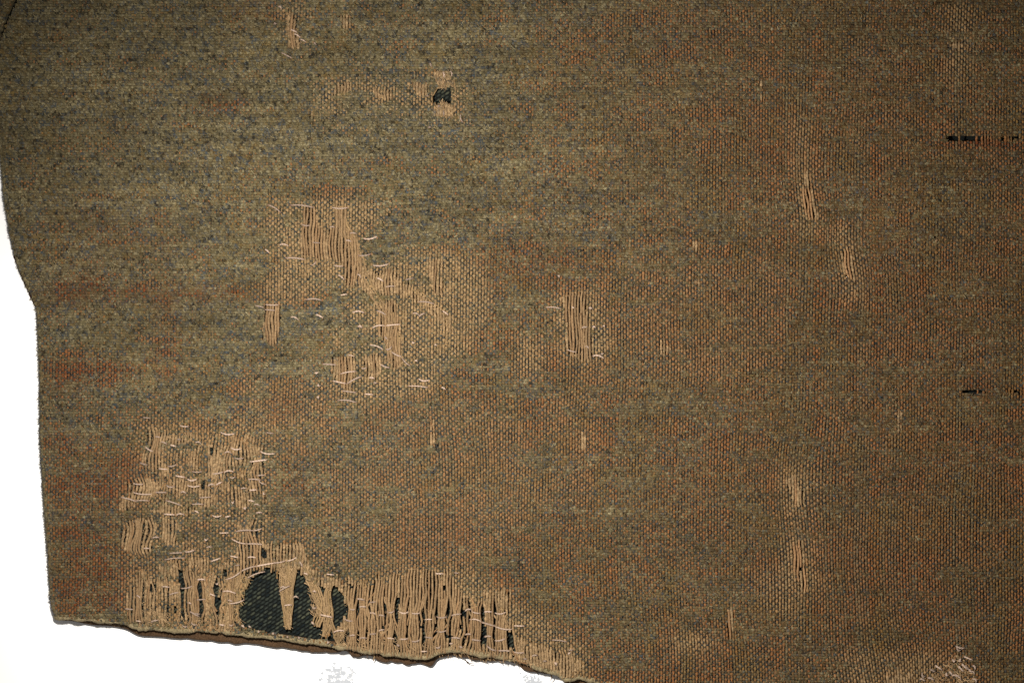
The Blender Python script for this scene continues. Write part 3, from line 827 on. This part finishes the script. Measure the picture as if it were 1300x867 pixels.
# neighbouring panel at the upper left corner, beyond a dark seam
PAN = [(21, -14), (18, 0), (10, 18), (2, 38), (-5, 58), (-14, 82), (-30, 120)]
q = resample(PAN, 60)
rows = []
for dd, zz_ in ((4.0, 6), (2.2, 11.5), (0.2, 14.5), (-3, 16.5), (-10, 17.5), (-24, 17), (-60, 12)):
    rows.append(np.column_stack([q[:, 0] + dd * 0.91 - 2, q[:, 1] + dd * 0.4, np.full(60, zz_) + (vn(q[:, 1], q[:, 0] * 0 + dd, 6, 4, 12) - .5)]))
V = np.concatenate(rows); idx = np.arange(len(rows) * 60).reshape(len(rows), 60)
Q = np.stack([idx[:-1, :-1], idx[1:, :-1], idx[1:, 1:], idx[:-1, 1:]], -1).reshape(-1, 4)
link("overlapping_panel", mesh_from("overlapping_panel", V, Q, heather(V[:, 0], V[:, 1], 1, rng) * 0.8), M_HEM, G, None, "brown wool panel overlapping the corner beyond a dark seam")

# the rest of the garment outside the studied area: plain cloth continuing to the right and above
me_rows = []
def far_cloth(poly, nx, ny):
    (x0, y0), (x1, y1) = poly
    gx, gy = np.meshgrid(np.linspace(x0, x1, nx), np.linspace(y0, y1, ny), indexing='ij')
    z = np.full(gx.shape, 20.0) + 3 * (vn(gx, gy, 60, 60, 13) - .5)
    V = np.column_stack([gx.ravel(), gy.ravel(), z.ravel()]); idx = np.arange(nx * ny).reshape(nx, ny)
    Q = np.stack([idx[:-1, :-1], idx[:-1, 1:], idx[1:, 1:], idx[1:, :-1]], -1).reshape(-1, 4)[:, ::-1]
    return link("plain_cloth", mesh_from("plain_cloth", V, Q, heather(V[:, 0], V[:, 1], 1, rng) * 0.85), M_WEAVE, G)
far_cloth(((1326, -300), (1800, 900)), 90, 240)
far_cloth(((-10, -300), (1326, -22)), 270, 50)

# ------------------------------------------------------------------ fluff of broken fibres round the holes
FLUFF = [
    (c8([(270, 190), (470, 180), (450, 340), (400, 380), (320, 360), (300, 280)]), 260, 80, BARE_TAN), (c8([(300, 570), (370, 530), (440, 570), (490, 640), (470, 700), (260, 690)]), 260, 80, BARE_TAN),
    (c8([(470, 300), (505, 300), (500, 660), (465, 640)]), 60, 85, BARE_TAN),
    (c6([(340, 220), (490, 200), (465, 340), (450, 430), (440, 620), (438, 715), (390, 710), (365, 520), (350, 420)]), 420, 80, BARE_TAN),
    (c6([(520, 250), (600, 340), (690, 500), (690, 600), (600, 640), (580, 420)]), 200, 60, BARE_TAN), (c6([(700, 480), (760, 500), (765, 640), (740, 780), (680, 780)]), 160, 85, BARE_TAN),
    (c5([(820, 440), (990, 460), (940, 590), (900, 700), (900, 800), (740, 790), (800, 600)]), 420, 75, mixc(BARE_TAN, OCHRE * 1.6, 0.3)),
    ([(1186, 855), (1200, 840), (1212, 828), (1222, 835), (1238, 858), (1230, 880), (1170, 885)], 900, 30, BARE_TAN * 1.3),
    ([(366, 20), (382, 40), (380, 66), (366, 64)], 110, 70, BARE_TAN),
    ([(172, 772), (310, 785), (304, 800), (176, 795)], 420, 40, BARE_TAN), ([(430, 800), (545, 815), (660, 825), (715, 850), (660, 840), (545, 832), (430, 820)], 700, 60, BARE_TAN),
    ([(180, 735), (200, 735), (202, 790), (184, 790)], 120, 80, BARE_TAN),
]
vs, cs = [], []
for poly, n, ang, col in FLUFF:
    px = np.array(poly)
    n = int(n * 0.5)
    x = rng.uniform(px[:, 0].min(), px[:, 0].max(), n * 4); y = rng.uniform(px[:, 1].min(), px[:, 1].max(), n * 4)
    i_ = inpoly(x, y, poly); x, y = x[i_][:n], y[i_][:n]; n = len(x)
    th = np.radians(ang) + rng.normal(0, 0.5, n); ln = rng.uniform(4, 11, n); wd = rng.uniform(0.2, 0.5, n)
    ux, uy = np.cos(th), np.sin(th); z = height(x, y) + rng.uniform(-1.0, 3.2, n)
    V = np.empty((n, 4, 3)); sl = rng.normal(0, 1.2, n)
    for q, (a1, b1) in enumerate(((-0.5, -1), (-0.5, 1), (0.5, 0.6), (0.5, -0.6))):
        V[:, q, 0] = x + ux * ln * a1 - uy * wd * b1; V[:, q, 1] = y + uy * ln * a1 + ux * wd * b1; V[:, q, 2] = z + sl * a1
    vs.append(V.reshape(-1, 3)); cs.append(np.repeat(col * rng.uniform(0.6, 1.35, (n, 1)), 4, axis=0))
V = np.concatenate(vs)
link("broken_fibres", mesh_from("broken_fibres", V, np.arange(len(V)).reshape(-1, 4), np.concatenate(cs)), M_NAP, G, "stuff", "tan fluff of broken fibres round the holes")

# ------------------------------------------------------------------ darning stitches
ST = []
def S(f, lst):
    for x0, y0, x1, y1 in lst:
        (a, b), (c, d) = f([(x0, y0), (x1, y1)])
        ST.append((a, b, c, d))
S(c2, [(90, 135, 160, 175), (215, 137, 345, 150), (445, 148, 530, 148), (275, 240, 325, 245), (540, 290, 580, 293), (615, 318, 690, 305), (585, 410, 655, 402), (155, 355, 205, 360),
       (75, 378, 100, 398), (190, 425, 290, 432), (515, 330, 550, 336), (335, 340, 380, 343), (455, 465, 505, 468), (475, 518, 510, 545), (580, 515, 600, 535), (670, 465, 755, 455),
       (690, 535, 725, 555), (735, 585, 790, 580), (845, 545, 890, 535), (490, 630, 525, 622), (300, 655, 385, 657), (20, 685, 70, 695), (80, 680, 155, 680), (75, 708, 130, 712),
       (215, 750, 260, 765), (355, 735, 395, 755), (555, 725, 620, 725), (690, 715, 740, 738), (665, 808, 735, 798), (735, 796, 815, 788), (915, 665, 1000, 675), (885, 730, 920, 738), (920, 748, 955, 728),
       (1050, 715, 1080, 735), (585, 800, 610, 805), (330, 465, 355, 440), (430, 258, 460, 258)])
S(c3, [(295, 190, 330, 200), (480, 258, 505, 278), (380, 315, 470, 345), (490, 345, 530, 320), (530, 362, 600, 395), (600, 400, 660, 458), (230, 385, 275, 395), (55, 445, 150, 450), (450, 445, 515, 470), (180, 512, 285, 495),
       (320, 470, 360, 465), (0, 505, 30, 498), (125, 560, 215, 578), (225, 580, 320, 530), (375, 540, 415, 545), (405, 572, 432, 576), (25, 575, 45, 592), (190, 628, 285, 640), (345, 650, 400, 653),
       (160, 695, 285, 708), (715, 545, 785, 552), (645, 595, 775, 605), (870, 605, 900, 620), (668, 292, 690, 300), (820, 316, 840, 322), (685, 423, 708, 432), (12, 670, 28, 686)])
S(c4, [(205, 60, 265, 65), (495, 122, 565, 128), (815, 175, 920, 185), (1170, 178, 1230, 185), (300, 212, 345, 220), (345, 250, 395, 270), (420, 275, 465, 285), (225, 290, 290, 325), (470, 232, 505, 238),
       (615, 260, 660, 262), (895, 295, 975, 300), (1125, 325, 1235, 340), (845, 340, 895, 335), (920, 375, 995, 375), (1045, 408, 1180, 390), (180, 415, 240, 432), (330, 460, 400, 465), (400, 440, 470, 425),
       (590, 480, 670, 480), (460, 515, 535, 528), (555, 540, 625, 540), (745, 500, 835, 485), (840, 492, 915, 485), (1090, 515, 1165, 510), (1030, 545, 1130, 550), (885, 525, 930, 520), (555, 590, 650, 592),
       (715, 600, 770, 590), (780, 590, 830, 565), (390, 590, 455, 595), (130, 575, 210, 580), (130, 645, 280, 655), (300, 645, 390, 645), (35, 685, 150, 715), (150, 712, 255, 712), (385, 710, 500, 745),
       (500, 650, 545, 655), (645, 688, 735, 682), (590, 740, 680, 740), (370, 815, 455, 820), (465, 828, 530, 822), (610, 790, 645, 810), (750, 825, 820, 825), (850, 840, 890, 830), (1090, 810, 1140, 805),
       (1110, 550, 1170, 580), (1150, 640, 1170, 655), (970, 620, 1020, 615), (1040, 630, 1095, 625), (1030, 710, 1080, 720), (1075, 745, 1120, 750), (895, 718, 920, 712), (988, 768, 1008, 787)])
S(c5, [(260, 185, 315, 182), (195, 262, 245, 262), (750, 148, 820, 145), (870, 138, 990, 130), (990, 130, 1060, 115), (840, 188, 950, 225), (950, 228, 1070, 232),
       (385, 295, 480, 290), (500, 285, 570, 270), (640, 185, 670, 190), (655, 255, 700, 250), (350, 345, 500, 330), (690, 355, 760, 330), (830, 315, 890, 325), (950, 330, 1030, 335), (865, 385, 900, 380),
       (800, 485, 905, 430), (905, 430, 1010, 390), (1010, 392, 1156, 365), (960, 475, 1080, 430), (590, 490, 650, 488), (720, 515, 745, 505), (330, 540, 390, 545), (470, 550, 560, 530), (385, 600, 460, 580),
       (680, 590, 720, 605), (585, 635, 650, 630), (775, 575, 870, 590), (815, 660, 930, 635), (810, 640, 850, 650), (60, 700, 130, 705), (145, 600, 180, 630), (515, 655, 548, 668), (535, 720, 600, 755),
       (570, 735, 610, 740), (140, 790, 180, 795), (480, 820, 520, 825), (250, 800, 310, 785), (545, 800, 590, 815), (750, 815, 790, 820), (820, 815, 855, 810), (908, 822, 934, 842), (962, 824, 985, 838)])
S(c6, [(300, 205, 390, 190), (390, 188, 480, 160), (500, 195, 525, 240), (535, 285, 570, 300), (715, 293, 775, 300), (345, 430, 430, 385), (350, 405, 400, 400), (605, 430, 635, 440),
       (455, 480, 495, 480), (385, 540, 445, 535), (600, 545, 640, 550), (665, 610, 760, 630), (850, 640, 925, 658), (595, 665, 620, 690), (950, 490, 1015, 500), (1000, 655, 1060, 655), (1050, 515, 1105, 510),
       (1150, 530, 1200, 535), (1085, 655, 1135, 655), (770, 750, 860, 740), (880, 765, 950, 745), (1030, 775, 1080, 810), (1125, 765, 1145, 775),
       (185, 728, 200, 740), (288, 752, 305, 766), (402, 778, 420, 790), (490, 785, 512, 796), (725, 810, 745, 822)])
S(c7, [(340, 125, 385, 125), (450, 120, 478, 123), (20, 308, 65, 310), (20, 355, 60, 360), (150, 315, 195, 320), (40, 400, 70, 410), (300, 318, 345, 320), (145, 370, 205, 368), (270, 365, 302, 360),
       (390, 365, 430, 372), (405, 328, 450, 325), (450, 325, 490, 322), (60, 470, 95, 475), (130, 485, 180, 488), (200, 410, 225, 412), (210, 470, 245, 480), (285, 465, 345, 470), (360, 475, 385, 470), (355, 430, 400, 435),
       (535, 330, 560, 335), (540, 395, 610, 408), (610, 410, 690, 432), (690, 432, 790, 450), (715, 470, 760, 475), (720, 490, 745, 492), (625, 485, 660, 485), (560, 465, 600, 462), (740, 435, 780, 440),
       (868, 475, 892, 475), (1025, 515, 1110, 525), (112, 540, 132, 550), (250, 580, 290, 580), (340, 555, 370, 545), (420, 535, 445, 535), (480, 550, 502, 560), (640, 545, 700, 575), (710, 578, 790, 582),
       (808, 490, 827, 510), (855, 625, 880, 630), (903, 525, 922, 530), (905, 610, 940, 605), (970, 640, 995, 640), (1035, 645, 1048, 668), (1120, 575, 1150, 570), (1118, 602, 1138, 588)])
S(c8, [(225, 100, 245, 145), (370, 200, 380, 260), (445, 190, 460, 250), (565, 665, 590, 750), (205, 815, 250, 810), (185, 465, 220, 470), (375, 620, 380, 680), (315, 590, 345, 570)])
S(cr, [(90, 272, 210, 282), (445, 275, 482, 280), (302, 265, 330, 270), (385, 445, 440, 440), (475, 440, 510, 445), (265, 625, 345, 645), (415, 595, 450, 620), (480, 680, 575, 700), (548, 667, 578, 655),
       (562, 430, 585, 440), (183, 0, 197, 22)])
S(lambda p: crop(1100, 790, 6.5, p), [(725, 185, 800, 200), (790, 270, 865, 300), (765, 280, 780, 310), (690, 290, 725, 290), (770, 330, 820, 375), (815, 360, 860, 405), (860, 340, 885, 380), (840, 395, 880, 420),
       (555, 345, 615, 380), (510, 375, 560, 395), (445, 405, 480, 430), (425, 455, 475, 475), (490, 445, 550, 470), (670, 395, 700, 420), (690, 425, 770, 460), (648, 398, 672, 422), (860, 455, 890, 490),
       (730, 195, 770, 215), (800, 340, 840, 390), (745, 350, 790, 395)])
S(lambda p: crop(320, 0, 4.3333, p), [(148, 45, 166, 60), (123, 138, 142, 140), (215, 170, 250, 185), (235, 195, 270, 215), (270, 225, 300, 240), (165, 297, 225, 328), (343, 240, 357, 255)])


def stitch_mesh(name, twists, seed):
    """two plies twisted together, arched, unit length along x"""
    r = np.random.default_rng(seed)
    n = 4 + twists * 3
    t = np.linspace(0, 1, n)
    vs, qs, cs, off = [], [], [], 0
    shade = r.uniform(0.5, 1.05)
    bow = r.uniform(-0.22, 0.22)
    for ply in (0, 1):
        a = t * twists * 2 * np.pi / 1.5 + ply * np.pi
        arch = np.sin(t * np.pi) ** 0.6
        p = np.column_stack([t - 0.5, 0.62 * np.sin(a) / 10 + bow * np.sin(t * np.pi), (0.62 * np.cos(a) + 2.6 * arch - 1.2) / 10])
        rad = np.full(n, 0.085) * (0.6 + 0.4 * np.sin(t * np.pi) ** 0.5)
        s_ = len(p)
        ang = np.arange(4) * np.pi / 2 + 0.4
        V = np.repeat(p[:, None, :], 4, axis=1)
        V[..., 1] += np.cos(ang) * rad[:, None]; V[..., 2] += np.sin(ang) * rad[:, None]
        idx = np.arange(s_ * 4).reshape(s_, 4); nx = np.roll(idx, -1, axis=1)
        qs.append(np.stack([idx[:-1], nx[:-1], nx[1:], idx[1:]], -1).reshape(-1, 4) + off); vs.append(V.reshape(-1, 3)); off += s_ * 4
        c = np.broadcast_to(lin((230, 201, 178)) * GAIN, (s_, 3)) * shade
        ends = sstep(0.22, 0.0, t) * r.random() + sstep(0.78, 1.0, t) * r.random()
        cs.append(np.repeat(mixc(c, lin((120, 72, 52)) * GAIN, np.clip(ends, 0, 1) * 0.8), 4, axis=0))
    me = bpy.data.meshes.new(name)
    V = np.concatenate(vs); Q = np.concatenate(qs)
    me.from_pydata(V.tolist(), [], Q.tolist())
    a_ = me.color_attributes.new("tint", 'FLOAT_COLOR', 'POINT')
    c = np.ones((len(V), 4), np.float32); c[:, :3] = np.concatenate(cs)
    a_.data.foreach_set("color", c.ravel())
    me.polygons.foreach_set("use_smooth", np.ones(len(Q), bool))
    me.materials.append(M_STITCH)
    return me


M_STITCH = wool("darning_cotton", 0.15, rough=0.6, sheen=0.0, scale=2)
VAR = {k: [stitch_mesh("darning_stitch", k, 40 + 10 * k + i) for i in range(7)] for k in (1, 2, 3, 5)}
TIES = []
for (a, b), s_, (t1, t2) in zip(BUND, BS, BT):
    if a < 330:
        continue
    for t in (t1, t2):
        hw = 0.5 * (b - a) * s_ + 1.2
        TIES.append((0.5 * (a + b) - hw, t + rng.uniform(-1.5, 1.5), 0.5 * (a + b) + hw, t + rng.uniform(-1.5, 1.5)))
ST = [q for q in ST if not (440 < q[0] < 690 and 765 < q[1] < 815 and q[2] - q[0] < 13)]
print("stitches", len(ST), len(TIES))
ST.sort(key=lambda q: -(q[0] > 1100) * 100 - math.hypot(q[2] - q[0], q[3] - q[1]) )
ST = (TIES + ST)[:300]
for x0, y0, x1, y1 in ST:
    L_ = math.hypot(x1 - x0, y1 - y0)
    L_ = max(L_, 3.2)
    k = 1 if L_ < 6 else 2 if L_ < 11 else 3 if L_ < 18 else 5
    o = bpy.data.objects.new("darning_stitch", VAR[k][rng.integers(0, 7)])
    COL.objects.link(o); o.parent = G
    mx, my = 0.5 * (x0 + x1), 0.5 * (y0 + y1)
    z = float(height(np.array([mx]), np.array([my]))[0]) + 2.6
    w = rng.uniform(7.4, 10.2) * (1.35 if mx > 1150 and my > 800 else 1.0) * (1.15 if L_ < 6 else 1.0)
    o.location = ((mx - CX) * U, (CY - my) * U, z * U)
    o.rotation_euler = (0, 0, math.atan2(-(y1 - y0), x1 - x0))
    o.scale = (L_ * U * 1.08, w * U, w * U)

# loose ends at the hem
def loose_end(path, r0, col):
    q = resample(path, 14)
    p3 = np.column_stack([q, height(q[:, 0], q[:, 1]) - np.linspace(1, 6, 14)])
    vv, qq, cc = tube(p3, np.linspace(r0, r0 * 0.4, 14), np.broadcast_to(col, (14, 3)))
    link("frayed_end", mesh_from("frayed_end", vv, qq, cc), M_TAN, G)
for pts, r0, c in (([(510, 635), (535, 655), (557, 662)], 0.9, BROWN * 0.5), ([(1020, 725), (1024, 745), (1012, 762)], 0.9, BROWN), ([(590, 625), (620, 640), (645, 655)], 0.9, BARE_TAN),
                   ([(520, 590), (545, 610), (565, 622)], 1.4, BARE_TAN), ([(600, 590), (630, 612), (650, 622)], 1.3, BARE_TAN), ([(1230, 520), (1245, 490), (1258, 470)], 1.3, BARE_TAN)):
    loose_end(c7(pts), r0, c)
loose_end([(471, 824), (475, 831), (474, 839)], 1.6, BARE_TAN)
print("triangles about", n_tri, "stitches", len(ST), "loose threads", len(runs))
